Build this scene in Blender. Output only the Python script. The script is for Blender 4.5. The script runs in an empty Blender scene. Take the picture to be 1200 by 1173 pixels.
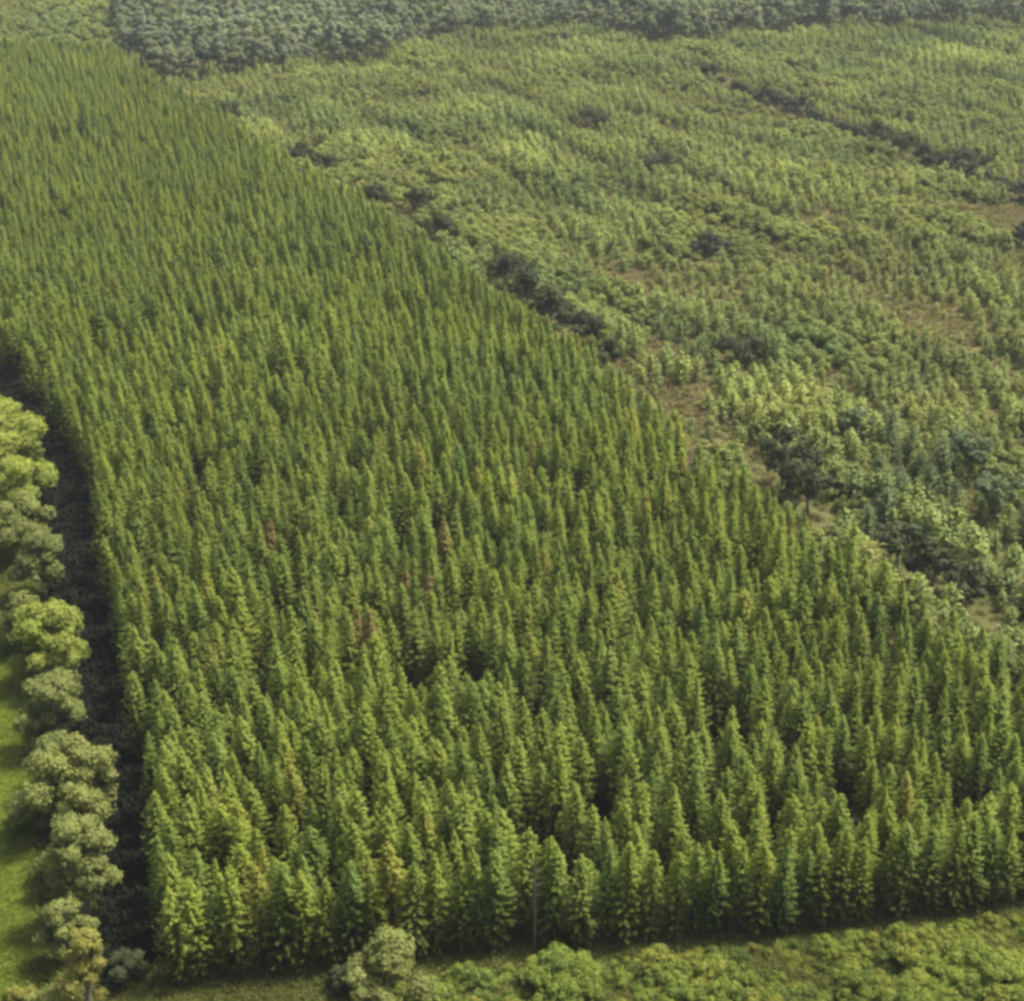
import bpy, math, random
import numpy as np
from mathutils import Vector, Matrix

random.seed(11)
rng = np.random.default_rng(11)
scene = bpy.context.scene
COL = scene.collection

# ------------------------------------------------------------------ camera
F_PX, W_PX, H_PX = 1900.0, 1200.0, 1173.0
CAM_H = 108.0
PITCH = math.radians(24.5)
cam_d = bpy.data.cameras.new('camera')
cam = bpy.data.objects.new('camera', cam_d)
COL.objects.link(cam)
cam_d.sensor_width = 36.0
cam_d.lens = 36.0 * F_PX / W_PX
cam_d.clip_start = 1.0
cam_d.clip_end = 6000.0
cam.location = (0, 0, CAM_H)
cam.rotation_euler = (math.pi / 2 - PITCH, 0, 0)
scene.camera = cam
CP, SP = math.cos(PITCH), math.sin(PITCH)


def gp(u, v):
    """ground point seen at photograph position (u, v)"""
    a, b = (u - W_PX / 2) / F_PX, (H_PX / 2 - v) / F_PX
    dy, dz = CP + b * SP, -SP + b * CP
    t = -CAM_H / dz
    return np.array([a * t, dy * t])


def proj(x, y, z=0.0):
    d = y * CP - (z - CAM_H) * SP
    h = y * SP + (z - CAM_H) * CP
    return W_PX / 2 + F_PX * x / d, H_PX / 2 - F_PX * h / d, F_PX / d


def px_m(u, v):
    x, y = gp(u, v)
    return proj(x, y)[2]


def poly(pts):
    return np.array([gp(u, v) for u, v in pts])


def inside(P, pts):
    x, y = pts[:, 0], pts[:, 1]
    r = np.zeros(len(pts), bool)
    n = len(P)
    for i in range(n):
        x1, y1 = P[i]
        x2, y2 = P[(i + 1) % n]
        c = ((y1 > y) != (y2 > y)) & (x < (x2 - x1) * (y - y1) / (y2 - y1 + 1e-12) + x1)
        r ^= c
    return r


def dist_line(pts, L):
    d = np.full(len(pts), 1e9)
    for a, b in zip(L[:-1], L[1:]):
        ab = b - a
        t = np.clip(((pts - a) @ ab) / (ab @ ab), 0, 1)
        d = np.minimum(d, np.linalg.norm(pts - (a + t[:, None] * ab), axis=1))
    return d


def vnoise(pts, scale, seed):
    """smooth value noise 0..1 on the ground plane"""
    g = np.random.default_rng(seed).random((64, 64))
    q = pts / scale
    i = np.floor(q).astype(int)
    f = q - i
    f = f * f * (3 - 2 * f)
    i0, i1 = i[:, 0] % 64, i[:, 1] % 64
    j0, j1 = (i0 + 1) % 64, (i1 + 1) % 64
    return ((g[i0, i1] * (1 - f[:, 0]) + g[j0, i1] * f[:, 0]) * (1 - f[:, 1]) +
            (g[i0, j1] * (1 - f[:, 0]) + g[j0, j1] * f[:, 0]) * f[:, 1])


# --------------------------------------------------------------- materials
def new_mat(name):
    m = bpy.data.materials.new(name)
    m.use_nodes = True
    nt = m.node_tree
    nt.nodes.clear()
    return m, nt, nt.nodes, nt.links


def ramp(nodes, stops):
    r = nodes.new('ShaderNodeValToRGB')
    e = r.color_ramp.elements
    while len(e) < len(stops):
        e.new(0.5)
    for k, (p, c) in enumerate(stops):
        e[k].position = p
        e[k].color = (*c, 1)
    return r


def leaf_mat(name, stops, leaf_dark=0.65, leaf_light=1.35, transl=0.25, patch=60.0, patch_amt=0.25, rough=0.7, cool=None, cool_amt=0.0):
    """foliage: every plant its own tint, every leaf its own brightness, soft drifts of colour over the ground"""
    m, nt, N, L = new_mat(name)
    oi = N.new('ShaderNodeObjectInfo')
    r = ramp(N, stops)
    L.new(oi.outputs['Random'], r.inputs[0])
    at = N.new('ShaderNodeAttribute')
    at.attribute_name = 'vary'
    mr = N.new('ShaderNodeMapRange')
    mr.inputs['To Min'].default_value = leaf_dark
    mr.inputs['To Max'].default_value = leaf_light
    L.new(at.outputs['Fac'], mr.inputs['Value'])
    geo = N.new('ShaderNodeNewGeometry')
    no = N.new('ShaderNodeTexNoise')
    no.inputs['Scale'].default_value = 1.0 / patch
    no.inputs['Detail'].default_value = 3
    L.new(geo.outputs['Position'], no.inputs['Vector'])
    mp = N.new('ShaderNodeMapRange')
    mp.inputs['From Min'].default_value = 0.3
    mp.inputs['From Max'].default_value = 0.7
    mp.inputs['To Min'].default_value = 1 - patch_amt
    mp.inputs['To Max'].default_value = 1 + patch_amt
    L.new(no.outputs['Fac'], mp.inputs['Value'])
    mu = N.new('ShaderNodeMath')
    mu.operation = 'MULTIPLY'
    L.new(mr.outputs[0], mu.inputs[0])
    L.new(mp.outputs[0], mu.inputs[1])
    tint = r.outputs['Color']
    if cool:
        n2 = N.new('ShaderNodeTexNoise')
        n2.inputs['Scale'].default_value = 1 / 55.0
        n2.inputs['Detail'].default_value = 4
        L.new(geo.outputs['Position'], n2.inputs['Vector'])
        m2 = N.new('ShaderNodeMapRange')
        m2.inputs['From Min'].default_value = 0.45
        m2.inputs['From Max'].default_value = 0.65
        m2.inputs['To Max'].default_value = cool_amt
        L.new(n2.outputs['Fac'], m2.inputs['Value'])
        cm = N.new('ShaderNodeMix')
        cm.data_type = 'RGBA'
        sk_ = {x.identifier: x for x in cm.inputs}
        so_ = {x.identifier: x for x in cm.outputs}
        L.new(m2.outputs[0], sk_['Factor_Float'])
        L.new(tint, sk_['A_Color'])
        sk_['B_Color'].default_value = (*cool, 1)
        tint = so_['Result_Color']
    vm = N.new('ShaderNodeVectorMath')
    vm.operation = 'SCALE'
    L.new(tint, vm.inputs[0])
    L.new(mu.outputs[0], vm.inputs['Scale'])
    d = N.new('ShaderNodeBsdfPrincipled')
    d.inputs['Roughness'].default_value = rough
    d.inputs['Specular IOR Level'].default_value = 0.15
    L.new(vm.outputs[0], d.inputs['Base Color'])
    t = N.new('ShaderNodeBsdfTranslucent')
    vt = N.new('ShaderNodeVectorMath')
    vt.operation = 'MULTIPLY'
    vt.inputs[1].default_value = (1.15, 1.15, 0.6)
    L.new(vm.outputs[0], vt.inputs[0])
    L.new(vt.outputs[0], t.inputs['Color'])
    mx = N.new('ShaderNodeMixShader')
    mx.inputs[0].default_value = transl
    L.new(d.outputs[0], mx.inputs[1])
    L.new(t.outputs[0], mx.inputs[2])
    o = N.new('ShaderNodeOutputMaterial')
    L.new(mx.outputs[0], o.inputs['Surface'])
    return m


def ground_mat(name, stops, scales=(0.012, 0.12, 1.3), weights=(0.45, 0.35, 0.2), bump=0.4):
    m, nt, N, L = new_mat(name)
    geo = N.new('ShaderNodeNewGeometry')
    acc = None
    for s, w in zip(scales, weights):
        no = N.new('ShaderNodeTexNoise')
        no.inputs['Scale'].default_value = s
        no.inputs['Detail'].default_value = 5
        no.inputs['Roughness'].default_value = 0.6
        L.new(geo.outputs['Position'], no.inputs['Vector'])
        k = N.new('ShaderNodeMath')
        k.operation = 'MULTIPLY_ADD'
        k.inputs[1].default_value = w
        L.new(no.outputs['Fac'], k.inputs[0])
        if acc is None:
            k.inputs[2].default_value = 0
        else:
            L.new(acc.outputs[0], k.inputs[2])
        acc = k
    mr = N.new('ShaderNodeMapRange')
    mr.inputs['From Min'].default_value = 0.34
    mr.inputs['From Max'].default_value = 0.66
    L.new(acc.outputs[0], mr.inputs['Value'])
    r = ramp(N, stops)
    L.new(mr.outputs[0], r.inputs[0])
    d = N.new('ShaderNodeBsdfPrincipled')
    d.inputs['Roughness'].default_value = 0.95
    d.inputs['Specular IOR Level'].default_value = 0.05
    L.new(r.outputs['Color'], d.inputs['Base Color'])
    b = N.new('ShaderNodeBump')
    b.inputs['Strength'].default_value = bump
    b.inputs['Distance'].default_value = 0.4
    L.new(acc.outputs[0], b.inputs['Height'])
    L.new(b.outputs[0], d.inputs['Normal'])
    o = N.new('ShaderNodeOutputMaterial')
    L.new(d.outputs[0], o.inputs['Surface'])
    return m


def bark_mat(name, c1, c2, scale=2.0):
    m, nt, N, L = new_mat(name)
    tc = N.new('ShaderNodeTexCoord')
    mp = N.new('ShaderNodeMapping')
    mp.inputs['Scale'].default_value = (scale * 4, scale * 4, scale * 0.6)
    no = N.new('ShaderNodeTexNoise')
    no.inputs['Scale'].default_value = 1.0
    no.inputs['Detail'].default_value = 6
    L.new(tc.outputs['Object'], mp.inputs[0])
    L.new(mp.outputs[0], no.inputs['Vector'])
    r = ramp(N, [(0.3, c1), (0.7, c2)])
    L.new(no.outputs['Fac'], r.inputs[0])
    d = N.new('ShaderNodeBsdfPrincipled')
    d.inputs['Roughness'].default_value = 0.9
    L.new(r.outputs[0], d.inputs['Base Color'])
    b = N.new('ShaderNodeBump')
    b.inputs['Strength'].default_value = 0.5
    b.inputs['Distance'].default_value = 0.05
    L.new(no.outputs['Fac'], b.inputs['Height'])
    L.new(b.outputs[0], d.inputs['Normal'])
    o = N.new('ShaderNodeOutputMaterial')
    L.new(d.outputs[0], o.inputs['Surface'])
    return m


M = {}
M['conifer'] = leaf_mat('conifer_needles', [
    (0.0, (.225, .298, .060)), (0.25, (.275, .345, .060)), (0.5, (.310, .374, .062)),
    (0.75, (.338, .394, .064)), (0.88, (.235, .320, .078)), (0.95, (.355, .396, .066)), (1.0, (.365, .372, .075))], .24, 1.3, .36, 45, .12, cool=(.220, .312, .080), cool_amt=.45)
M['bluegreen'] = leaf_mat('blue_green_leaves', [(0, (.165, .225, .100)), (1, (.225, .285, .115))], .5, 1.3, .2, 40, .15)
M['rust'] = leaf_mat('rusty_needles', [(0, (.28, .215, .075)), (1, (.32, .27, .075))], .4, 1.25, .2)
M['young'] = leaf_mat('young_conifer_needles', [
    (0.0, (.280, .340, .100)), (0.3, (.335, .388, .104)), (0.6, (.365, .404, .104)),
    (0.8, (.305, .370, .120)), (1.0, (.380, .395, .112))], .5, 1.25, .3, 50, .25, cool=(.20, .285, .095), cool_amt=.7)
M['shrub'] = leaf_mat('shrub_leaves', [
    (0.0, (.295, .345, .100)), (0.35, (.350, .394, .104)), (0.65, (.375, .408, .104)),
    (0.85, (.310, .372, .120)), (1.0, (.370, .362, .115))], .45, 1.25, .3, 35, .28, cool=(.20, .285, .095), cool_amt=.7)
M['dark_shrub'] = leaf_mat('dark_shrub_leaves', [(0, (.062, .080, .032)), (1, (.092, .110, .044))], .5, 1.4, .12, 40, .1)
M['wood'] = leaf_mat('hazed_wood_leaves', [  # distance haze painted into the leaves: paler and bluer
    (0.0, (.270, .340, .220)), (0.35, (.335, .400, .235)), (0.6, (.370, .420, .235)), (0.8, (.290, .370, .260)), (1.0, (.41, .42, .23))],
    .6, 1.25, .42, 70, .25)
M['ditch_shrub'] = leaf_mat('ditch_shrub_leaves', [(0, (.070, .085, .045)), (.5, (.100, .115, .058)), (1, (.150, .165, .075))], .45, 1.35, .2, 40, .2)
M['lime'] = leaf_mat('lime_leaves', [(0, (.37, .44, .085)), (1, (.41, .47, .095))], .5, 1.25, .3, 40, .05)
M['greygreen'] = leaf_mat('grey_green_leaves', [(0, (.240, .280, .080)), (1, (.280, .315, .090))], .5, 1.3, .25, 40, .1)
M['olive'] = leaf_mat('olive_leaves', [(0, (.290, .325, .092)), (1, (.325, .355, .100))], .5, 1.25, .25, 40, .1)
M['yellow'] = leaf_mat('yellow_green_leaves', [(0, (.285, .285, .062)), (1, (.310, .310, .070))], .5, 1.25, .25, 40, .1)
M['low'] = leaf_mat('low_bush_leaves', [
    (0.0, (.175, .240, .050)), (0.4, (.245, .310, .054)), (0.7, (.290, .345, .060)), (1.0, (.325, .330, .066))], .5, 1.3, .3, 20, .25)
M['grass'] = leaf_mat('grass_blades', [(0, (.150, .185, .042)), (0.6, (.200, .225, .050)), (1, (.240, .225, .070))], .6, 1.35, .3, 18, .3)
M['pasture'] = leaf_mat('pasture_blades', [(0, (.170, .240, .032)), (.5, (.215, .275, .038)), (1, (.265, .290, .048))], .6, 1.35, .3, 9, .35)
M['rough'] = leaf_mat('rough_grass_blades', [(0, (.190, .225, .070)), (0.5, (.240, .245, .080)), (1, (.300, .245, .110))], .65, 1.3, .3, 30, .3)
M['bracken'] = leaf_mat('dead_bracken', [(0, (.33, .30, .125)), (.6, (.40, .315, .165)), (1, (.32, .335, .115))], .6, 1.3, .2, 20, .2)
M['ditch_shade'] = leaf_mat('shaded_undergrowth_leaves', [(0, (.013, .016, .008)), (1, (.024, .029, .012))], .5, 1.3, .15, 20, .2)  # near-black leaves: the ditch's deep shade is put into their colour
M['bark'] = bark_mat('conifer_bark', (.05, .035, .025), (.12, .095, .075))
M['grey_bark'] = bark_mat('grey_bark', (.12, .11, .095), (.26, .25, .22))
M['dead'] = bark_mat('bleached_wood', (.10, .10, .07), (.19, .185, .14))
G_ROUGH = ground_mat('rough_ground', [(0, (.070, .085, .030)), (.35, (.120, .130, .042)), (.6, (.160, .155, .058)), (.85, (.185, .140, .070)), (1, (.200, .150, .080))])
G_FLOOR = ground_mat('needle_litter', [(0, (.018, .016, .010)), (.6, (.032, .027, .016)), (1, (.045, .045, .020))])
G_DITCH = ground_mat('shaded_ditch_soil', [(0, (.010, .011, .008)), (.6, (.018, .019, .013)), (1, (.028, .032, .017))])  # soil darkened to carry the shade lying in the ditch
G_PEAT = ground_mat('peaty_bank', [(0, (.045, .036, .022)), (.5, (.085, .062, .040)), (1, (.14, .095, .060))], (0.05, 0.3, 2.0))
G_FIELD = ground_mat('pasture_grass', [(0, (.085, .125, .016)), (.5, (.112, .148, .018)), (1, (.140, .155, .024))], (0.02, 0.15, 2.0))
G_VERGE = ground_mat('verge_grass', [(0, (.070, .090, .028)), (.5, (.115, .135, .034)), (.85, (.150, .155, .045)), (1, (.165, .140, .055))], (0.03, 0.25, 2.0))


# ------------------------------------------------------------- mesh helpers
def quads_mesh(name, Q, vary, mat, tubes=None, tube_mat=None):
    """Q (n,4,3) leaf quads, vary (n,) per leaf; tubes = (verts, faces) of wood joined in"""
    n = len(Q)
    V = Q.reshape(-1, 3)
    Fq = np.arange(4 * n).reshape(-1, 4)
    va = np.repeat(vary, 4)
    nt_ = 0
    if tubes is not None:
        tv, tf = tubes
        Fq = np.vstack([Fq, np.asarray(tf) + len(V)])
        V = np.vstack([V, tv])
        va = np.concatenate([va, np.full(len(tv), .5)])
        nt_ = len(tf)
    me = bpy.data.meshes.new(name)
    me.vertices.add(len(V))
    me.vertices.foreach_set('co', V.astype(np.float32).ravel())
    me.loops.add(Fq.size)
    me.loops.foreach_set('vertex_index', Fq.astype(np.int32).ravel())
    me.polygons.add(len(Fq))
    me.polygons.foreach_set('loop_start', np.arange(0, Fq.size, 4, dtype=np.int32))
    me.polygons.foreach_set('loop_total', np.full(len(Fq), 4, dtype=np.int32))
    me.materials.append(mat)
    if nt_:
        me.materials.append(tube_mat)
        mi = np.zeros(len(Fq), np.int32)
        mi[-nt_:] = 1
        me.polygons.foreach_set('material_index', mi)
    at = me.attributes.new('vary', 'FLOAT', 'POINT')
    at.data.foreach_set('value', va.astype(np.float32))
    me.update()
    me.validate()
    return me


def tube(path, radii, sides=8):
    path = np.asarray(path, float)
    vs, fs = [], []
    for k, (p, r) in enumerate(zip(path, radii)):
        d = path[min(k + 1, len(path) - 1)] - path[max(k - 1, 0)]
        d /= np.linalg.norm(d) + 1e-9
        a = np.cross(d, [0.3, 1, 0.1])
        a /= np.linalg.norm(a)
        b = np.cross(d, a)
        for j in range(sides):
            t = 2 * math.pi * j / sides
            vs.append(p + r * (math.cos(t) * a + math.sin(t) * b))
    for k in range(len(path) - 1):
        for j in range(sides):
            j2 = (j + 1) % sides
            fs.append((k * sides + j, k * sides + j2, (k + 1) * sides + j2, (k + 1) * sides + j))
    return np.array(vs), np.array(fs)


def join_tubes(ts):
    vs, fs, o = [], [], 0
    for v, f in ts:
        vs.append(v)
        fs.append(f + o)
        o += len(v)
    return np.vstack(vs), np.vstack(fs)


def unit(v):
    return v / (np.linalg.norm(v, axis=-1, keepdims=True) + 1e-9)


def leaf_quads(C, A, half_len, half_wid, r, N=None):
    """diamond leaves centred on C, pointing along A, facing N"""
    R = unit(r.normal(size=C.shape)) if N is None else unit(N)
    B = unit(np.cross(unit(A), R))
    A = unit(np.cross(R, B))
    l = half_len[:, None] * A
    w = half_wid[:, None] * B
    return np.stack([C - l, C + w - l * 0.1, C + l, C - w - l * 0.1], 1)


def conifer(seed, h=15.0, rad=1.55, base=0.06, droop=0.15, power=0.8, spray=8, leaf=0.36, whorl=0.5, lean=0.25, per=(6, 9), cap=9.0, wd=.42):
    """plantation conifer: straight tapering stem and whorls of boughs made of small sprays"""
    r = np.random.default_rng(seed)
    C, A, LN, WD, VA = [], [], [], [], []
    z = h * base
    ph = r.random() * 10
    while z < h - 0.15:
        t = (z / h - base) / (1 - base)
        env = min(cap, rad * (1 - t) ** power) * min(1.0, 0.7 + t * 2) + 0.12
        n = r.integers(per[0], per[1]) if t < .85 else 5
        a0 = r.random() * 6.28
        for k in range(n):
            az = a0 + 6.283 * k / n + r.normal() * .25
            ln = env * (0.72 + 0.5 * r.random()) * (1 + .22 * math.sin(2 * az + ph + z * .5))
            up = 0.75 * t - droop + r.normal() * .10
            d = np.array([math.cos(az), math.sin(az), up])
            d /= np.linalg.norm(d)
            m = max(3, int(spray * (0.45 + 0.55 * ln / rad)))
            for q in range(m):
                f = (q + 0.6 + r.random() * .4) / m
                p = np.array([0, 0, z]) + d * ln * f
                p[2] += 0.16 * ln * f * f - 0.10 * ln * f * (1 - f)
                side = (1 if q % 2 else -1) * (0.9 - 0.5 * f)
                pd = d + np.array([-math.sin(az), math.cos(az), 0]) * side + np.array([0, 0, .25 * f - .10])
                C.append(p + r.normal(size=3) * .07)
                A.append(pd + r.normal(size=3) * .2)
                s = leaf * (0.75 + .5 * r.random()) * (0.75 + 0.25 * (1 - t))
                LN.append(s)
                WD.append(s * wd)
                VA.append(min(1, (.56 * f + .18 * r.random()) * (.15 + .85 * min(1, t / .65)) + .30 * min(1, max(0, t - .25) * 1.6)))  # fresh tips lighter; darker low down, the foot shade put into needle colour
        z += whorl * (0.75 + .5 * r.random()) * (1 - .35 * t)
    for k in range(8):                       # leader
        C.append(np.array([r.normal() * .05, r.normal() * .05, h - .5 + .12 * k]))
        A.append(np.array([r.normal() * .4, r.normal() * .4, 1]))
        LN.append(.26)
        WD.append(.09)
        VA.append(.9)
    C, A = np.array(C), np.array(A)
    NN = C * np.array([1, 1, 0])
    NN = unit(NN) * .55 + np.array([0, 0, .85]) + r.normal(size=C.shape) * .27
    Q = leaf_quads(C, A, np.array(LN), np.array(WD), r, NN)
    la = r.random() * 6.28
    lx, ly = lean * math.cos(la), lean * math.sin(la)
    Q[..., 0] += lx * (Q[..., 2] / h) ** 2
    Q[..., 1] += ly * (Q[..., 2] / h) ** 2
    zz = np.linspace(-0.3, h - .3, 7)
    tr = tube([(lx * (max(s, 0) / h) ** 2, ly * (max(s, 0) / h) ** 2, s) for s in zz], 0.17 * (1 - zz / h * .93), 8)
    return Q, np.array(VA), tr


def crown_lumps(seed, w, h, z0, lumps, leaves, leaf, squash=.8, lump_r=(.20, .32), gap=.12, top=1.0):
    """broadleaf crown: leaf clumps on the shells of many uneven lumps"""
    r = np.random.default_rng(seed)
    R = w / 2
    cz, ch = (z0 + h) / 2, (h - z0) / 2
    Qs, VA, centres = [], [], []
    for k in range(lumps):
        for _ in range(30):
            d = unit(r.normal(size=3))
            if d[2] > -0.55:
                break
        rr = (r.random() ** .4) * .92
        taper = 1 - (0.30 * max(0, d[2]) if top == 1.0 else 0.55 * max(0, d[2]))
        c = np.array([d[0] * R * rr * taper, d[1] * R * rr * taper, cz + d[2] * ch * rr])
        lr = w * (lump_r[0] + (lump_r[1] - lump_r[0]) * r.random()) * .62
        centres.append((c, lr))
        n = int(leaves / lumps * (.7 + .6 * r.random()))
        dd = unit(r.normal(size=(n, 3)) + np.array([0, 0, .25]))
        rad = lr * (0.50 + .62 * r.random(n) ** .6)
        rad *= 1 + .25 * np.sin(dd[:, 0] * 5 + k) * np.cos(dd[:, 2] * 6 + 2 * k)
        p = c + dd * rad[:, None] * np.array([1, 1, squash])
        p = p[p[:, 2] > 0.03]
        n = len(p)
        keep = r.random(n) > gap
        p, dd = p[keep], dd[:len(keep)][keep] if len(dd) >= len(keep) else dd
        n = len(p)
        tang = unit(np.cross(unit(p - c), r.normal(size=(n, 3))))
        A = tang + (p - c) / lr * .35 + np.array([0, 0, -.1])
        s = leaf * (.7 + .6 * r.random(n))
        NN = unit(p - c) + np.array([0, 0, .45]) + r.normal(size=(n, 3)) * .42
        Qs.append(leaf_quads(p, A, s, s * .62, r, NN))
        lumpv = r.random()
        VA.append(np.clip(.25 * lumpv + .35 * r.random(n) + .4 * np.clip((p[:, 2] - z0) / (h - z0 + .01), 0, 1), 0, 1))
    return np.vstack(Qs), np.concatenate(VA), centres


def limbs(centres, h_fork, r0, seed, count=9):
    r = np.random.default_rng(seed)
    fork = np.array([r.normal() * .1, r.normal() * .1, h_fork])
    ts = [tube([(0, 0, -.3), (0, 0, h_fork * .25), (fork[0] * .5, fork[1] * .5, h_fork * .6), tuple(fork)], [r0 * 1.25, r0, r0 * .9, r0 * .8], 8)]
    for c, lr in centres[:count]:
        mid = fork * .5 + c * .5 + np.array([0, 0, .15 * abs(c[2] - h_fork)]) + r.normal(size=3) * .2
        ts.append(tube([fork - np.array([0, 0, .1]), mid, c], [r0 * .55, r0 * .35, r0 * .12], 6))
    return join_tubes(ts)


def tube_mesh(name, t, mat):
    v, f = t
    me = bpy.data.meshes.new(name)
    me.from_pydata([tuple(p) for p in v], [], [tuple(int(i) for i in q) for q in f])
    me.materials.append(mat)
    for p in me.polygons:
        p.use_smooth = True
    return me


def tag(o, label=None, cat=None, group=None, kind=None):
    for k, v in (('label', label), ('category', cat), ('group', group), ('kind', kind)):
        if v:
            o[k] = v


def link(name, data, loc=(0, 0, 0), rz=0.0, sc=(1, 1, 1), parent=None):
    o = bpy.data.objects.new(name, data)
    COL.objects.link(o)
    o.location = loc
    o.rotation_euler = (0, 0, rz)
    o.scale = sc
    if parent:
        o.parent = parent
    return o


def sheet(name, pts, z, mat, wob=0.0, step=4.0, seed=3):
    """flat ground sheet with a slightly wandering outline"""
    r = np.random.default_rng(seed)
    out = []
    n = len(pts)
    for i in range(n):
        a, b = pts[i], pts[(i + 1) % n]
        k = max(1, min(60, int(np.linalg.norm(b - a) / step)))
        for j in range(k):
            p = a + (b - a) * j / k
            if wob:
                p = p + r.normal(size=2) * wob
            out.append((p[0], p[1], z))
    me = bpy.data.meshes.new(name)
    me.from_pydata(out, [], [tuple(range(len(out)))])
    me.materials.append(mat)
    o = link(name, me)
    tag(o, kind='structure')
    return o


def scatter(name, pts, rot, scl, var, sources):
    """ONE object of kind stuff: instances of the source meshes on the points"""
    me = bpy.data.meshes.new(name)
    P = np.column_stack([pts, np.zeros(len(pts))]) if pts.shape[1] == 2 else pts
    me.vertices.add(len(P))
    me.vertices.foreach_set('co', P.astype(np.float32).ravel())
    a = me.attributes.new('turn', 'FLOAT_VECTOR', 'POINT')
    a.data.foreach_set('vector', rot.astype(np.float32).ravel())
    a = me.attributes.new('size', 'FLOAT_VECTOR', 'POINT')
    a.data.foreach_set('vector', scl.astype(np.float32).ravel())
    a = me.attributes.new('sort', 'INT', 'POINT')
    a.data.foreach_set('value', var.astype(np.int32))
    for s in sources:
        for m in s.materials:
            if m.name not in [x.name for x in me.materials if x]:
                me.materials.append(m)
    o = link(name, me)
    tag(o, kind='stuff')
    ng = bpy.data.node_groups.new(name, 'GeometryNodeTree')
    ng.interface.new_socket('Geometry', in_out='INPUT', socket_type='NodeSocketGeometry')
    ng.interface.new_socket('Geometry', in_out='OUTPUT', socket_type='NodeSocketGeometry')
    N, L = ng.nodes, ng.links
    gi, go = N.new('NodeGroupInput'), N.new('NodeGroupOutput')
    jn = N.new('GeometryNodeJoinGeometry')
    for s in reversed(sources):
        so = bpy.data.objects.new(s.name + '_source', s)
        oi = N.new('GeometryNodeObjectInfo')
        oi.inputs['Object'].default_value = so
        oi.inputs['As Instance'].default_value = False
        g2 = N.new('GeometryNodeGeometryToInstance')
        L.new(oi.outputs['Geometry'], g2.inputs[0])
        L.new(g2.outputs[0], jn.inputs[0])
    ip = N.new('GeometryNodeInstanceOnPoints')

    def attr(n, t):
        q = N.new('GeometryNodeInputNamedAttribute')
        q.data_type = t
        q.inputs['Name'].default_value = n
        return [s for s in q.outputs if s.enabled][0]
    ip.inputs['Pick Instance'].default_value = True
    L.new(gi.outputs[0], ip.inputs['Points'])
    L.new(jn.outputs[0], ip.inputs['Instance'])
    L.new(attr('sort', 'INT'), ip.inputs['Instance Index'])
    L.new(attr('turn', 'FLOAT_VECTOR'), ip.inputs['Rotation'])
    L.new(attr('size', 'FLOAT_VECTOR'), ip.inputs['Scale'])
    L.new(ip.outputs[0], go.inputs[0])
    md = o.modifiers.new('scatter', 'NODES')
    md.node_group = ng
    return o


# ------------------------------------------------------------------ outlines
# (given where they meet the ground, as seen in the photograph)
FRONT = [(192, 1155), (400, 1134), (620, 1115), (900, 1096), (1050, 1079), (1210, 1058), (1340, 1038)]
DIAG = [(1345, 960), (1200, 860), (1100, 796), (1000, 722), (900, 650), (800, 566), (690, 460), (550, 362), (430, 277), (280, 181), (190, 122), (140, 88)]
LEFT = [(-90, 438), (0, 446), (45, 474), (104, 562), (124, 660), (142, 780), (166, 900), (188, 1010), (192, 1120)]
front_l, diag_l, left_l = poly(FRONT), poly(DIAG), poly(LEFT)
plantation = np.vstack([front_l, diag_l, poly([(60, 76), (-80, 72), (-240, 200), (-200, 420)]), left_l])
ditch_2 = poly([(640, 50), (760, 74), (830, 92), (1000, 165), (1100, 198), (1200, 240), (1330, 310)])
wood = poly([(146, 72), (200, 100), (330, 90), (450, 72), (560, 48), (650, 42), (720, 52), (800, 56), (960, 42), (1100, 36), (1330, 28),
             (1500, -62), (120, -62)])
regrow = np.vstack([diag_l[::-1], poly([(1500, 1000), (1700, 400), (1500, 22), (1330, 22), (960, 37), (800, 50), (720, 47), (650, 37), (560, 42), (330, 84), (200, 94)])])
corner = poly([(-120, 70), (60, 74), (140, 90), (146, 70), (130, -62), (-160, -62)])

# ground sheets
ground = sheet('ground', np.array([(-3000, -300), (3000, -300), (3000, 5000), (-3000, 5000)], float), 0, G_ROUGH, 0, 1e9)
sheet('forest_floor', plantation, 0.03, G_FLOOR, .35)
ditch_poly = np.vstack([left_l + np.array([1.2, 0]), poly([(120, 1165), (100, 1080), (80, 980), (66, 880), (58, 760), (52, 660), (42, 590), (18, 520), (-30, 478), (-110, 466)])])
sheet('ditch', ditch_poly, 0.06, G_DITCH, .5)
sheet('pasture', poly([(-500, 560), (-20, 590), (20, 690), (45, 800), (58, 1000), (70, 1260), (-500, 1260)]), 0.04, G_FIELD, .4)
sheet('grass_verge', np.vstack([front_l + np.array([0, 3.6]), poly([(1400, 1100), (1400, 1350), (60, 1350), (110, 1158)])]), 0.05, G_VERGE, .3)

# -------------------------------------------------------------- plantation
VAR = []
for k in range(7):
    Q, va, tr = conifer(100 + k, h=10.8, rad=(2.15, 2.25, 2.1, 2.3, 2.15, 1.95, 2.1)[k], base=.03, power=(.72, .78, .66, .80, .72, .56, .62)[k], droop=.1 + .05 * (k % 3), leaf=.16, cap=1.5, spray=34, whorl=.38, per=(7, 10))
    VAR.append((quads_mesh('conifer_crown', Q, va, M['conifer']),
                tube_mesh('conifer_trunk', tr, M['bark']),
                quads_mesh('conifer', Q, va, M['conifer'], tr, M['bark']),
                quads_mesh('rusty_crown', Q, va, M['rust'])))

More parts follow.
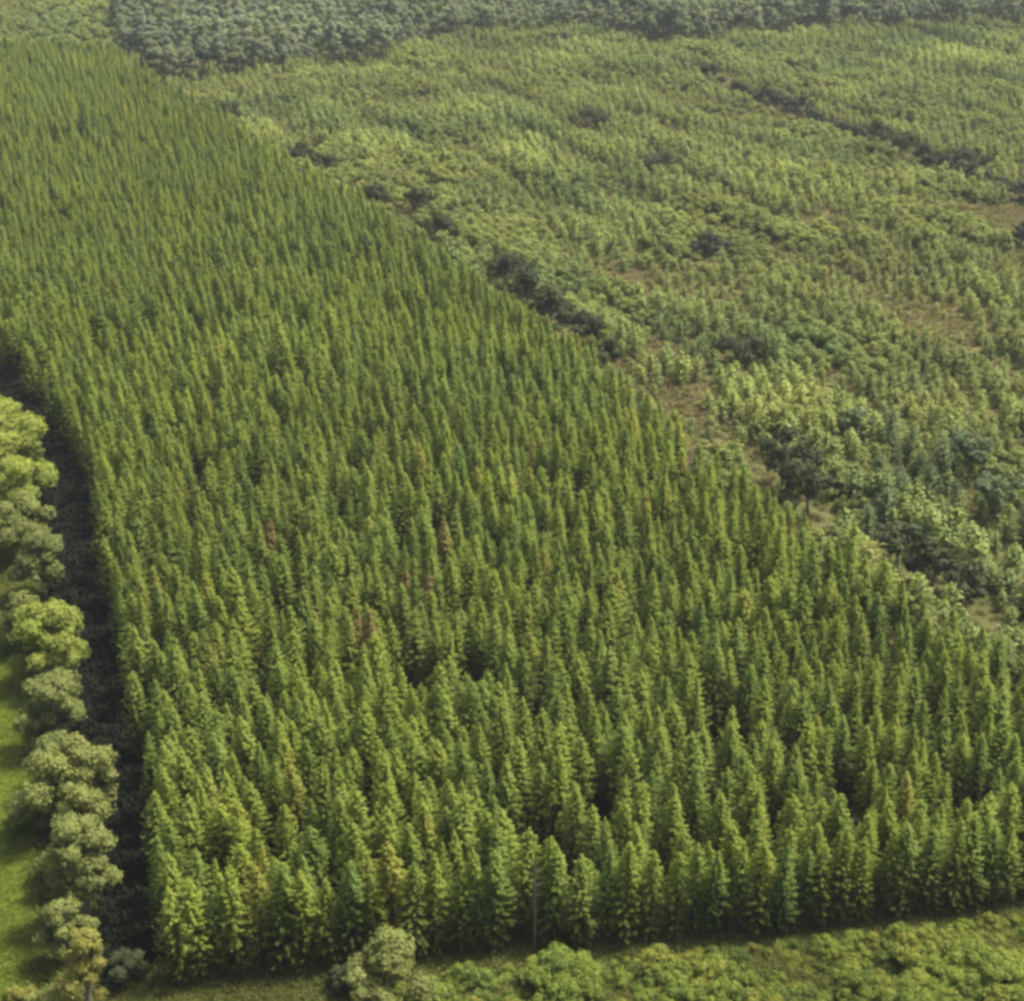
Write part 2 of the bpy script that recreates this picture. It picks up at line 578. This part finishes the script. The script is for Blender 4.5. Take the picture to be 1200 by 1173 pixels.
d1 = unit(front_l[3] - front_l[0])
d2 = np.array([-d1[1], d1[0]])
gi, gj = np.meshgrid(np.arange(-170, 170), np.arange(-6, 400))
gi, gj = gi.ravel(), gj.ravel()
S1, S2 = 2.65, 3.4
pts = front_l[0] + (gi[:, None] + .5 * (gj[:, None] % 2)) * S1 * d1 + gj[:, None] * S2 * d2
pts = pts + rng.normal(size=pts.shape) * .5
pts = pts[inside(plantation, pts)]
cl = np.concatenate([np.array([[*gp(u, v), rr]]) for u, v, rr in [
    (485, 845, 3.6), (640, 1035, 3.0), (310, 810, 2.6), (1120, 985, 3.0), (985, 980, 3.2), (400, 640, 3.0), (545, 510, 2.2), (670, 620, 2.6),
    (250, 590, 2.4), (590, 480, 2.4), (840, 900, 2.6), (560, 830, 2.4), (955, 700, 2.2), (330, 1040, 2.2), (100, 180, 3.5), (430, 1010, 2.0)]])
keep = np.ones(len(pts), bool)
for x, y, rr in cl:
    keep &= np.hypot(pts[:, 0] - x, (pts[:, 1] - y) * .6) > rr
keep &= rng.random(len(pts)) > (.07 + .20 * (vnoise(pts, 11, 5) > .60))
pts = pts[keep]
pts = pts[(dist_line(pts, front_l) > 2.3)]


def rank(Lp, step, off, seed):
    r = np.random.default_rng(seed)
    out = []
    for a, b in zip(Lp[:-1], Lp[1:]):
        n = max(1, int(np.linalg.norm(b - a) / step))
        for k in range(n):
            out.append(a + (b - a) * (k + .5) / n + off + r.normal(size=2) * .28)
    return np.array(out)


pts = np.vstack([pts, rank(front_l, 2.05, np.array([0, .9]), 3)])
pts = pts[np.hypot(*(pts - gp(624, 1110)).T) > 2.0]
dF, dL = dist_line(pts, front_l), dist_line(pts, left_l)
hs = 1.0 * (.90 + .20 * vnoise(pts, 40, 8)) * (1 + rng.normal(size=len(pts)) * .085)
hs = np.clip(hs, .7, 1.3)
ws = hs * (1.02 + rng.normal(size=len(pts)) * .085)
rz = rng.random(len(pts)) * 6.28
var = rng.integers(0, 7, len(pts))
# those that show largest become trees of their own
U, Vv, S = np.array([proj(x, y, 9 * h) for (x, y), h in zip(pts, hs)]).T
vis = (U > 2) & (U < 1198) & (Vv > 0) & (Vv < 1170)
rust_spots = np.array([gp(u, v) for u, v in [(418, 800), (440, 815), (325, 690), (510, 750), (530, 700), (470, 745)]])
rust = np.zeros(len(pts), bool)
for p in rust_spots:
    rust[np.argmin(np.hypot(*(pts - p).T))] = True
order = np.argsort(-(S * vis + 1000 * (rust & vis)))
own = order[:300]
is_own = np.zeros(len(pts), bool)
is_own[own] = True
for i in own:
    crown, trunk, _, rusty = VAR[var[i]]
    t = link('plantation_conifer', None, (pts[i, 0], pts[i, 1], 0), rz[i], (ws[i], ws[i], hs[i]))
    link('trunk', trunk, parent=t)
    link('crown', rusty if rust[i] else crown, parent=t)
    if rust[i]:
        tag(t, 'slender conifer with a rusty brown crown among the green rows of the plantation', 'conifer', 'rusty brown plantation conifers')
    elif dF[i] < 2.9:
        tag(t, 'tall green conifer in the front row, its dark foot on the grass verge', 'conifer', 'front row conifers along the grass verge')
    elif dL[i] < 4.0:
        tag(t, 'slender conifer on the plantation edge beside the dark ditch', 'conifer', 'edge conifers along the dark ditch')
    else:
        tag(t, 'slender green conifer with neighbours on all sides inside the dense plantation', 'conifer', 'conifers inside the plantation')
rest = ~is_own
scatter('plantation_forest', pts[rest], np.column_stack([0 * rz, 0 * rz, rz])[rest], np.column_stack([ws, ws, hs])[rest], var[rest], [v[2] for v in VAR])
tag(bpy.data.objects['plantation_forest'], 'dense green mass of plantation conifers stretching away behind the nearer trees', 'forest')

# bleached bare stem standing in a gap of the front row
bx, by = gp(626, 1112)
st = link('dead_tree', None, (bx, by - .3, 0))
tag(st, 'pale bare dead stem standing in the gap of the front row', 'dead tree')
link('trunk', tube_mesh('dead_trunk', tube([(0, 0, -.3), (.05, 0, 3), (-.04, .05, 7), (.05, 0, 11.5)], [.17, .15, .12, .04], 8), M['dead']), parent=st)
r_ = np.random.default_rng(5)
for k in range(9):
    z = 5.5 + k * .65
    az = r_.random() * 6.28
    ln = .5 + .7 * r_.random()
    link('branch', tube_mesh('dead_branch', tube([(0, 0, z), (.5 * ln * math.cos(az), .5 * ln * math.sin(az), z + .05), (ln * math.cos(az), ln * math.sin(az), z + .25)], [.05, .035, .012], 6), M['dead']), parent=st)

# -------------------------------------------------------------- regrowth block
YV = []
for k in range(5):
    Q, va, tr = conifer(200 + k, h=4.2, rad=1.9, base=.03, power=.6 + .1 * (k % 3), droop=-.05, spray=6, leaf=.38, cap=1.5, whorl=.42, lean=.3, per=(5, 8))
    YV.append(quads_mesh('young_conifer', Q, va, M['young'], tr, M['bark']))
SV = []
for k in range(5):
    Q, va, ce = crown_lumps(300 + k, 3.6, 2.6 + .3 * k, .1, 12, 1100, .22, lump_r=(.25, .38))
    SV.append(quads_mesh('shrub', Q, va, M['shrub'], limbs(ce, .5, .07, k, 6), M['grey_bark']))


def poisson(P, n_try, gap, seed, extra=None):
    r = np.random.default_rng(seed)
    lo, hi = P.min(0), P.max(0)
    q = lo + (hi - lo) * r.random((n_try, 2))
    q = q[inside(P, q)]
    if extra is not None:
        q = q[extra(q)]
    cell, out = {}, []
    for p in q:
        c = (int(p[0] // gap), int(p[1] // gap))
        if all(np.hypot(*(p - o)) >= gap for a in (-1, 0, 1) for b in (-1, 0, 1) for o in cell.get((c[0] + a, c[1] + b), ())):
            cell.setdefault(c, []).append(p)
            out.append(p)
    return np.array(out)


DARK = [
        (592, 338, 46, 9, 'dark shrub at the far end of the long dark clump on the diagonal ditch'),
        (618, 362, 50, 9, 'second dark shrub of the long dark clump on the diagonal ditch'),
        (646, 386, 52, 9, 'third dark shrub of the long dark clump on the diagonal ditch'),
        (674, 406, 46, 8, 'dark shrub at the near end of the long dark clump on the diagonal ditch'),
        (706, 424, 28, 5, 'small dark shrub apart, just nearer than the long dark clump'),
        (440, 245, 34, 7, 'dark shrub touching the plantation, one of the pair halfway down the diagonal'),
        (492, 248, 38, 6, 'dark shrub in the regrowth, beside the one halfway down the diagonal'),
        (510, 278, 40, 6, 'grey-green dark shrub nearer than the pair halfway down the diagonal'),
        (352, 192, 30, 6, 'dark shrub on the upper diagonal, farther of two close ones'),
        (380, 204, 30, 6, 'dark shrub on the upper diagonal, nearer of two close ones'),
        (272, 142, 26, 6, 'dark shrub near the top of the diagonal, touching the plantation'),
        (298, 152, 26, 5, 'dark shrub near the top of the diagonal, on its regrowth side'),
        (915, 580, 60, 13, 'tallest dark shrub, upright on the lower diagonal ditch'),
        (946, 606, 52, 10, 'dark shrub just nearer than the tallest one on the lower diagonal'),
        (1052, 665, 54, 8, 'dark shrub behind the largest pale rounded edge tree'),
        (1092, 690, 60, 8, 'middle dark shrub of the row behind the pale edge trees'),
        (1132, 716, 54, 7, 'nearest dark shrub of the row behind the pale edge trees'),
        (868, 425, 48, 6, 'lone dark shrub in the middle of the regrowth block'),
        (1000, 520, 36, 7, 'blue-green shrub in the regrowth above the lower diagonal ditch'),
        (1130, 560, 44, 9, 'tall blue-green shrub farther of the two close to the picture edge'),
        (1165, 610, 50, 9, 'tall blue-green shrub nearer of the two close to the picture edge'),
        (1196, 292, 24, 7, 'dark shrub cut by the picture edge beside the pale open patch'),
        (940, 130, 24, 5, 'dark shrub high on the second ditch line'),
        (1022, 165, 34, 6, 'broad dark shrub midway on the second ditch line'),
        (1060, 180, 34, 6, 'dark shrub just nearer than the broad one on the second ditch line'),
        (1135, 200, 42, 6, 'large dark shrub low on the second ditch line'),
        (830, 300, 36, 5, 'dark shrub in the upper regrowth, above the brown patch'),
        (690, 150, 40, 5, 'dark shrub in the upper regrowth, nearest the far wood'),
        (770, 200, 40, 5, 'dark shrub in the upper regrowth, between the two ditch lines')]
DARK_XY = np.array([[*gp(u, v - 2), .55 * w / px_m(u, v)] for k, (u, v, w, h, lab) in enumerate(DARK) if k not in (18, 19, 20)])


def clear_of_dark(q):
    k = np.ones(len(q), bool)
    for x, y, rr in DARK_XY:
        k &= np.hypot(q[:, 0] - x, (q[:, 1] - y + 3) * .55) > rr + 1.0
    return k


BARE = [(*gp(u, v), rr) for u, v, rr in [(735, 335, 15), (775, 420, 15), (800, 470, 14), (860, 535, 10), (955, 265, 14), (1095, 390, 17), (1185, 255, 24), (1150, 222, 8),
                                         (870, 560, 4), (700, 320, 6), (1170, 345, 7), (980, 320, 6), (760, 110, 9), (840, 95, 10)]]


def open_ground(q):
    k = np.ones(len(q), bool)
    for x, y, rr in BARE:
        k &= np.hypot(q[:, 0] - x, (q[:, 1] - y) * .55) > rr * (0.15 + .75 * vnoise(q, 6, 77)) * (.5 + .5 * vnoise(q * 3.1, 6, 79))
    k &= dist_line(q, ditch_2) > 5.2
    k &= dist_line(q, diag_l) > 4.0
    k &= clear_of_dark(q)
    return k


def in_view(q, z):
    u, v, s = np.array([proj(x, y, z) for x, y in q]).T
    return u, v, s, (u > -4) & (u < 1204) & (v > -4) & (v < 1177)


def near_enough(q):
    u, v, s = np.array([proj(x, y, 3) for x, y in q]).T
    return (u > -160) & (u < 1420) & (v < 1250)


def spread(kind, stuff, q, sources, base_h, label, cat, group, seed, hfun, stuff_label, limit=300):
    r = np.random.default_rng(seed)
    n = len(q)
    h = hfun(q, r)
    w = h * (.9 + .25 * r.random(n))
    rz = r.random(n) * 6.28
    var = r.integers(0, len(sources), n)
    u, v, s, vis = in_view(q, base_h * .8)
    o = np.argsort(-(s * h * vis))
    own = o[:limit]
    own = own[vis[own]]
    m = np.zeros(n, bool)
    m[own] = True
    for i in own:
        t = link(kind, sources[var[i]], (q[i, 0], q[i, 1], 0), rz[i], (w[i], w[i], h[i]))
        if callable(label):
            tag(t, *label(q[i], h[i]))
        else:
            tag(t, label, cat, group)
    m = ~m
    if m.any():
        x = scatter(stuff, q[m], np.column_stack([0 * rz, 0 * rz, rz])[m], np.column_stack([w, w, h])[m], var[m], sources)
        tag(x, stuff_label, 'vegetation')


allre = poisson(regrow, 200000, 2.6, 21, lambda q: near_enough(q) & open_ground(q))
mixn = vnoise(allre, 22, 31) + .35 * rng.random(len(allre))
bd = unit(diag_l[-1] - diag_l[3])
bn = np.array([-bd[1], bd[0]])


def bands(q, a=38.0, b=7.5, seed=33):
    return vnoise(np.column_stack([q @ bd / a, q @ bn / b]) + 500, 1.0, seed)


dens = .30 * vnoise(allre, 11, 32) + .40 * bands(allre) + .30 * (.5 + .5 * np.cos(allre @ bn * 6.283 / 6.0))
allre_k = dens + .45 * rng.random(len(allre)) > .36
allre, mixn = allre[allre_k], mixn[allre_k]
yc = mixn > .56


def hy(q, r):
    return np.clip(.45 + 1.0 * bands(q) * (.5 + vnoise(q, 30, 41)) + r.normal(size=len(q)) * .14, .4, 1.6)


def hsb(q, r):
    return np.clip(.40 + 1.35 * bands(q) * (.5 + vnoise(q, 18, 42)) + r.normal(size=len(q)) * .2, .35, 1.4)


spread('young_conifer', 'regrowth_woods', allre[yc], YV, 6,
       'young pale green conifer in the open regrowth beyond the plantation', 'young conifer', 'young conifers in the regrowth block', 51, hy,
       'loose mass of young conifers spread over the regrowth block')
spread('regrowth_shrub', 'regrowth_shrubbery', allre[~yc], SV, 2.6,
       'rounded yellow-green shrub in the open regrowth beyond the plantation', 'shrub', 'shrubs in the regrowth block', 52, hsb,
       'low yellow-green shrubs spread over the regrowth block')
cq = poisson(corner, 12000, 4.0, 23)
spread('corner_tree', 'corner_woods', cq, SV, 3,
       'rounded yellow-green tree past the far end of the plantation', 'tree', 'pale trees past the plantation', 53, lambda q, r: 1.6 + r.normal(size=len(q)) * .3,
       'pale trees past the far end of the plantation')

DSV = []
for k in range(4):
    Q, va, ce = crown_lumps(350 + k, 4.6, 4.0 + .4 * k, .1, 14, 1700, .27, lump_r=(.2, .34))
    DSV.append(quads_mesh('ditch_shrub', Q, va, M['ditch_shrub'], limbs(ce, .8, .09, k, 6), M['grey_bark']))


def line_shrubs(Lp, step, jit, seed, label, group, lo, hi, skip):
    r = np.random.default_rng(seed)
    for a, b in zip(Lp[:-1], Lp[1:]):
        n = max(1, int(np.linalg.norm(b - a) / step))
        for k in range(n):
            if r.random() < skip:
                continue
            p = a + (b - a) * (k + r.random()) / n + r.normal(size=2) * jit
            u, v, _ = proj(p[0], p[1], 1)
            if not (-30 < u < 1230) or not clear_of_dark(p[None])[0]:
                continue
            h = lo + (hi - lo) * r.random()
            t = link('ditch_shrub', DSV[r.integers(0, 4)], (p[0], p[1], 0), r.random() * 6.28, (h, h, h * .9))
            tag(t, label, 'shrub', group)


line_shrubs(ditch_2, 4.6, 1.1, 71, 'dull dark shrub in the line along the second ditch, beyond the regrowth', 'dull shrubs along the second ditch', .7, 1.45, .08)
off_l = diag_l - bn * 3.6 * np.sign(bn @ np.array([-1.0, -1.0]))
line_shrubs(off_l[1:], 8.0, 1.2, 72, 'dull shrub on the ditch between the plantation and the regrowth', 'dull shrubs along the diagonal ditch', .5, 1.15, .25)
e2 = np.array([[-.5, .9]])
sheet('ditch', np.vstack([ditch_2 + bn * 2.4, (ditch_2 - bn * 2.4)[::-1]]), 0.05, G_PEAT, .4)
sheet('ditch', np.vstack([off_l + bn * 2.2, (off_l - bn * 2.2)[::-1]]), 0.06, G_PEAT, .4)

# -------------------------------------------------------------- far wood
WV = []
for k in range(5):
    hh = 12 + (k % 3) * 1.5
    Q, va, ce = crown_lumps(400 + k, 6.0, hh, 2.5, 16, 1500, .42, lump_r=(.2, .32), top=2.0)
    WV.append(quads_mesh('wood_tree', Q, va, M['wood'], limbs(ce, 4.5, .17, k, 8), M['grey_bark']))
wq = poisson(wood, 60000, 4.2, 24, lambda q: vnoise(q, 16, 99) > .38 * np.exp(-dist_line(q, poly([(146, 72), (200, 100), (330, 90), (450, 72), (560, 48), (650, 42), (720, 52), (800, 56), (960, 42), (1100, 36), (1330, 28)])) / 14))
spread('far_wood_tree', 'distant_woods', wq, WV, 13,
       'hazy blue-green tree in the front ranks of the far wood', 'tree', 'trees of the far wood', 54, lambda q, r: np.clip(.62 + .6 * vnoise(q, 22, 98) + r.normal(size=len(q)) * .18, .4, 1.5),
       'hazy blue-green wood along the top of the view')


# -------------------------------------------------------------- single trees and shrubs
def single(name, label, cat, u, v, wpx, h, mat, seed, group=None, z0=None, lumps=26, leaves=None, leaf=None, bark='grey_bark', top=1.0, squash=.8, lump_r=(.13, .27)):
    x, y = gp(u, v)
    w = (.98 if name == 'hedgerow_tree' else 1.18) * wpx / px_m(u, v)
    h = h * (1.22 if name == 'hedgerow_tree' else 1)
    leaves = leaves or int(4000 + 230 * w * h)
    leaf = leaf or (.135 + .005 * w)
    z0 = h * .04 if z0 is None else z0
    Q, va, ce = crown_lumps(seed, w, h, z0, lumps, leaves, leaf, top=top, squash=squash, lump_r=lump_r)
    t = link(name, None, (x, y, 0))
    tag(t, label, cat, group)
    link('trunk', tube_mesh('trunk', limbs(ce, max(.4, h * .28), .03 * h ** .9 + .02, seed, 10), M[bark]), parent=t)
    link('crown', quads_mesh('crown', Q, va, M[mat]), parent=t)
    return t


HG = 'hedgerow trees beside the dark ditch'
single('hedgerow_tree', 'tall bright lime-green tree at the far end of the hedgerow', 'tree', 2, 556, 108, 11, 'lime', 501, HG, lumps=34)
single('hedgerow_tree', 'rounded lime-green tree just before the farthest lime one, by the ditch bend', 'tree', 26, 602, 84, 8.5, 'lime', 502, HG, lumps=32)
single('hedgerow_tree', 'dull dark green low tree under the two far lime trees', 'tree', 28, 652, 82, 8, 'greygreen', 503, HG)
single('hedgerow_tree', 'grey-green tree between the far lime pair and the single lime tree', 'tree', 54, 704, 74, 9, 'greygreen', 504, HG)
single('hedgerow_tree', 'bright lime-green tree with ragged crown standing alone in the middle of the hedgerow', 'tree', 60, 800, 92, 10, 'lime', 505, HG, lumps=32)
single('hedgerow_tree', 'narrow grey-green tree between the ragged lime tree and the widest olive tree', 'tree', 66, 880, 74, 9.5, 'greygreen', 506, HG)
single('hedgerow_tree', 'widest pale olive tree of the hedgerow, reaching over the dark ditch', 'tree', 92, 976, 106, 10, 'olive', 507, HG, lumps=36)
single('hedgerow_tree', 'pale olive tree with knobbly open crown, nearest but one in the hedgerow', 'tree', 104, 1084, 88, 11, 'olive', 508, HG, lumps=36)
single('hedgerow_tree', 'yellow-green upright tree at the near end of the hedgerow', 'tree', 106, 1190, 60, 8.5, 'yellow', 509, HG, lumps=34, z0=.2)
single('hedgerow_shrub', 'pale olive shrub at the foot of the yellow-green upright tree', 'shrub', 62, 1196, 56, 3.2, 'olive', 510)
single('hedgerow_shrub', 'dull grey-green shrub on the pasture side of the widest olive tree', 'shrub', 44, 968, 52, 5.5, 'greygreen', 511)
single('hedgerow_shrub', 'small yellow-green shrub on the pasture corner', 'shrub', 22, 1180, 34, 2.2, 'yellow', 512)
single('round_bush', 'big round olive-green bush standing on the verge before the front row', 'bush', 456, 1176, 92, 8.0, 'olive', 513, z0=.1, lumps=22)
single('plantation_shrub', 'small dark bush beside the big round bush, under the front row', 'shrub', 405, 1160, 34, 3.0, 'dark_shrub', 514)
single('plantation_shrub', 'dark low bush at the near mouth of the ditch', 'shrub', 152, 1150, 46, 3.6, 'dark_shrub', 515)

for k, (u, v, w, h, lab) in enumerate([
        (36, 756, 62, 7.5, 'dull grey-green shrub on the pasture side just beyond the ragged lime tree'),
        (72, 846, 60, 7.5, 'low grey-green shrub at the ditch-side foot of the ragged lime tree'),
        (92, 1036, 66, 8, 'low dull shrub filling the gap between the two pale olive trees'),
        (84, 1130, 58, 8, 'dull green shrub on the pasture side of the yellow-green upright tree'),
        (74, 928, 66, 8, 'low dull shrub filling the gap before the widest olive tree')]):
    single('hedgerow_shrub', lab, 'shrub', u, v, w, h, 'greygreen', 570 + k)

# pale round trees on the far diagonal edge of the plantation
EG = 'pale round trees on the diagonal plantation edge'
single('edge_tree', 'largest pale rounded tree on the diagonal plantation edge, by the dark shrubs', 'tree', 1010, 742, 72, 11, 'olive', 521, EG)
single('edge_tree', 'smaller pale rounded tree next after the largest one on the diagonal edge', 'tree', 1072, 762, 44, 9, 'olive', 522, EG)
single('edge_tree', 'low spreading pale tree where the diagonal edge leaves the picture', 'tree', 1180, 800, 90, 7, 'greygreen', 523, EG)
single('edge_tree', 'small pale rounded tree at the foot of the big dark shrub', 'tree', 922, 600, 30, 5, 'greygreen', 524, EG)
# dark shrubs along the diagonal ditch and in the regrowth
for k, (u, v, w, h, lab) in enumerate(DARK):
    single('dark_shrub', lab, 'shrub', u, v, w * 1.2, h, 'bluegreen' if k in (18, 19, 20) else 'ditch_shrub' if k in (26, 27, 28) else 'dark_shrub', 540 + k, 'dark shrubs on the ditch lines', z0=.1, lumps=12, leaves=2400, leaf=.34)

# clump of blue-green trees at the lower end of the regrowth
BG = []
for k in range(3):
    Q, va, tr = conifer(800 + k, h=7.5, rad=2.6, base=.03, power=.6, droop=.0, spray=14, leaf=.26, whorl=.42, lean=.3, per=(6, 9), cap=2.1)
    BG.append(quads_mesh('blue_green_conifer', Q, va, M['bluegreen'], tr, M['bark']))
r_ = np.random.default_rng(88)
for k in range(34):
    u, v = 1010 + 200 * r_.random(), 500 + 140 * r_.random()
    if v < 640 - (1210 - u) * .75:
        continue
    x, y = gp(u, v)
    h = .7 + .45 * r_.random()
    t = link('blue_green_conifer', BG[k % 3], (x, y, 0), r_.random() * 6.28, (h, h, h))
    tag(t, 'blue-green conifer in the dense clump at the lower end of the regrowth block', 'conifer', 'blue-green conifers in the lower regrowth')

# low bushes on the verge in the foreground
BV = []
for k in range(6):
    Q, va, ce = crown_lumps(600 + k, 3.0, 1.5 + .25 * k, .05, 16, 2200, .13, lump_r=(.18, .4))
    BV.append(quads_mesh('low_bush', Q, va, M['low'], limbs(ce, .35, .05, k, 6), M['grey_bark']))
verge_strip = np.vstack([front_l, front_l[::-1] - np.array([0, 4.2])])
fore = poly([(505, 1148), (620, 1136), (760, 1126), (900, 1115), (1050, 1098), (1260, 1072), (1260, 1230), (420, 1230), (470, 1172)])
fq = poisson(fore, 14000, 1.15, 25)
fq = fq[(vnoise(fq, 5, 91) + .4 * rng.random(len(fq))) > .12]
spread('low_bush', 'low_shrubbery', fq, BV, 1.5,
       'low leafy yellow-green bush in the rough ground before the front row', 'bush', 'low bushes before the front row', 55,
       lambda q, r: np.clip(.25 + .85 * vnoise(q, 5, 92) ** 1.5 + r.normal(size=len(q)) * .16, .2, 1.2), 'low leafy bushes in the rough ground before the front row')


# -------------------------------------------------------------- grass
def tuft(seed, n, hgt, wid, spreadr):
    r = np.random.default_rng(seed)
    Q = []
    for k in range(n):
        az, b = r.random() * 6.28, r.normal(size=2) * spreadr
        ln = hgt * (.6 + .6 * r.random())
        d = np.array([math.cos(az), math.sin(az), 0])
        s = np.array([-math.sin(az), math.cos(az), 0]) * wid
        p0 = np.array([b[0], b[1], 0])
        p1 = p0 + d * ln * .18 + np.array([0, 0, ln * .6])
        p2 = p0 + d * ln * .55 + np.array([0, 0, ln * .9])
        Q.append([p0 - s, p0 + s, p1 + s * .8, p1 - s * .8])
        Q.append([p1 - s * .8, p1 + s * .8, p2 + s * .15, p2 - s * .15])
    return np.array(Q), r.random(len(Q))


def turf(name, P, n, gap, sources, seed, lo, hi, label, extra=None):
    q = poisson(P, n, gap, seed, extra)
    r = np.random.default_rng(seed)
    s = lo + (hi - lo) * r.random(len(q)) * (.5 + vnoise(q, 5, seed))
    o = scatter(name, q, np.column_stack([0 * s, 0 * s, r.random(len(q)) * 6.28]), np.column_stack([s, s, s]), r.integers(0, len(sources), len(q)), sources)
    tag(o, label, 'grass')


TV = [quads_mesh('grass_tuft', *tuft(700 + k, 26, .55, .05, .28), M['grass']) for k in range(4)]
RV = [quads_mesh('rough_tuft', *tuft(710 + k, 30, .85, .07, .40), M['rough']) for k in range(4)]
turf('verge_grass', np.vstack([front_l + np.array([0, 3.4]), poly([(1300, 1230), (100, 1230), (120, 1160)])]), 70000, .42, TV, 61, .6, 1.3, 'olive grass growing along the verge before the front row')
PV = [quads_mesh('pasture_tuft', *tuft(740 + k, 24, .28, .05, .3), M['pasture']) for k in range(3)]
turf('pasture_grass', poly([(-60, 640), (18, 690), (43, 800), (56, 1000), (66, 1230), (-60, 1230)]), 40000, .5, PV, 66, .6, 1.3, 'bright green pasture grass beside the hedgerow')
turf('rough_grass', regrow, 160000, 1.5, RV, 62, .6, 1.5, 'rough yellow-brown grass between the shrubs of the regrowth block', near_enough)
KV = [quads_mesh('bracken', *tuft(730 + k, 30, .7, .09, .5), M['bracken']) for k in range(3)]


def in_bare(q):
    k = np.zeros(len(q), bool)
    for x, y, rr in BARE:
        k |= np.hypot(q[:, 0] - x, (q[:, 1] - y) * .55) < rr * (0.3 + .7 * vnoise(q, 5, 78))
    return k


turf('dead_bracken', regrow, 260000, 1.15, KV, 65, .6, 1.4, 'pinkish-brown dead bracken in the clearings of the regrowth block', in_bare)
turf('hedge_bottom_grass', poly([(-60, 600), (20, 640), (60, 720), (72, 860), (95, 960), (128, 1150), (135, 1230), (40, 1230), (40, 1000), (30, 800)]), 40000, .6, TV, 63, .6, 1.6, 'rough grass in the hedge bottom')

DV = [quads_mesh('shaded_tuft', *tuft(720 + k, 34, .7, .10, .45), M['ditch_shade']) for k in range(3)]
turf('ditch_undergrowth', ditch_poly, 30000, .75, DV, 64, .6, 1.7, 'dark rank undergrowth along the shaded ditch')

# -------------------------------------------------------------- haze, sky, sun
haze_m, nt, N, L = new_mat('haze')
vs = N.new('ShaderNodeVolumeScatter')
vs.inputs['Color'].default_value = (.88, .96, 1.0, 1)
vs.inputs['Density'].default_value = 0.00014
vs.inputs['Anisotropy'].default_value = 0.2
o = N.new('ShaderNodeOutputMaterial')
L.new(vs.outputs[0], o.inputs['Volume'])
me = bpy.data.meshes.new('haze')
X0, X1, Y0, Y1, Z0, Z1 = -1500, 1500, -250, 2400, -8, 170
me.from_pydata([(X0, Y0, Z0), (X1, Y0, Z0), (X1, Y1, Z0), (X0, Y1, Z0), (X0, Y0, Z1), (X1, Y0, Z1), (X1, Y1, Z1), (X0, Y1, Z1)], [],
               [(3, 2, 1, 0), (4, 5, 6, 7), (0, 1, 5, 4), (1, 2, 6, 5), (2, 3, 7, 6), (3, 0, 4, 7)])
me.materials.append(haze_m)
hz = link('haze', me)
tag(hz, kind='stuff')
hz['label'] = 'thin pale haze hanging over the forest'
hz['category'] = 'haze'

sun_dir = Vector((0.92, 0.38, 0)).normalized()
ELEV = math.radians(62)
to_sun = Vector((sun_dir.x * math.cos(ELEV), sun_dir.y * math.cos(ELEV), math.sin(ELEV)))
sd = bpy.data.lights.new('sun', 'SUN')
sd.energy = 5.0
sd.angle = math.radians(9.0)
sd.color = (1.0, .97, .91)
so = bpy.data.objects.new('sun', sd)
COL.objects.link(so)
so.rotation_euler = to_sun.to_track_quat('Z', 'Y').to_euler()
so.location = (200, 200, 300)
w = bpy.data.worlds.new('World')
scene.world = w
w.use_nodes = True
wn = w.node_tree.nodes
wl = w.node_tree.links
wn.clear()
sk = wn.new('ShaderNodeTexSky')
sk.sky_type = 'NISHITA'
sk.sun_disc = False
sk.sun_elevation = ELEV
sk.sun_rotation = math.atan2(to_sun.x, to_sun.y)
sk.dust_density = 6.0
sk.air_density = 0.8
sk.ozone_density = 0.5
bg = wn.new('ShaderNodeBackground')
bg.inputs['Strength'].default_value = 0.14
wo = wn.new('ShaderNodeOutputWorld')
wl.new(sk.outputs[0], bg.inputs['Color'])
wl.new(bg.outputs[0], wo.inputs['Surface'])

scene.view_settings.view_transform = 'Standard'
scene.view_settings.look = 'None'
scene.view_settings.exposure = 0
scene.render.engine = 'CYCLES'
cy = scene.cycles
cy.use_denoising = True
cy.max_bounces = 5
cy.diffuse_bounces = 3
cy.glossy_bounces = 1
cy.transmission_bounces = 3
cy.volume_bounces = 0
cy.transparent_max_bounces = 4
cy.pixel_filter_type = 'GAUSSIAN'
cy.filter_width = 3.7
print('conifers', len(pts), 'regrowth', len(allre), 'wood', len(wq), 'fore', len(fq), 'corner', len(cq))
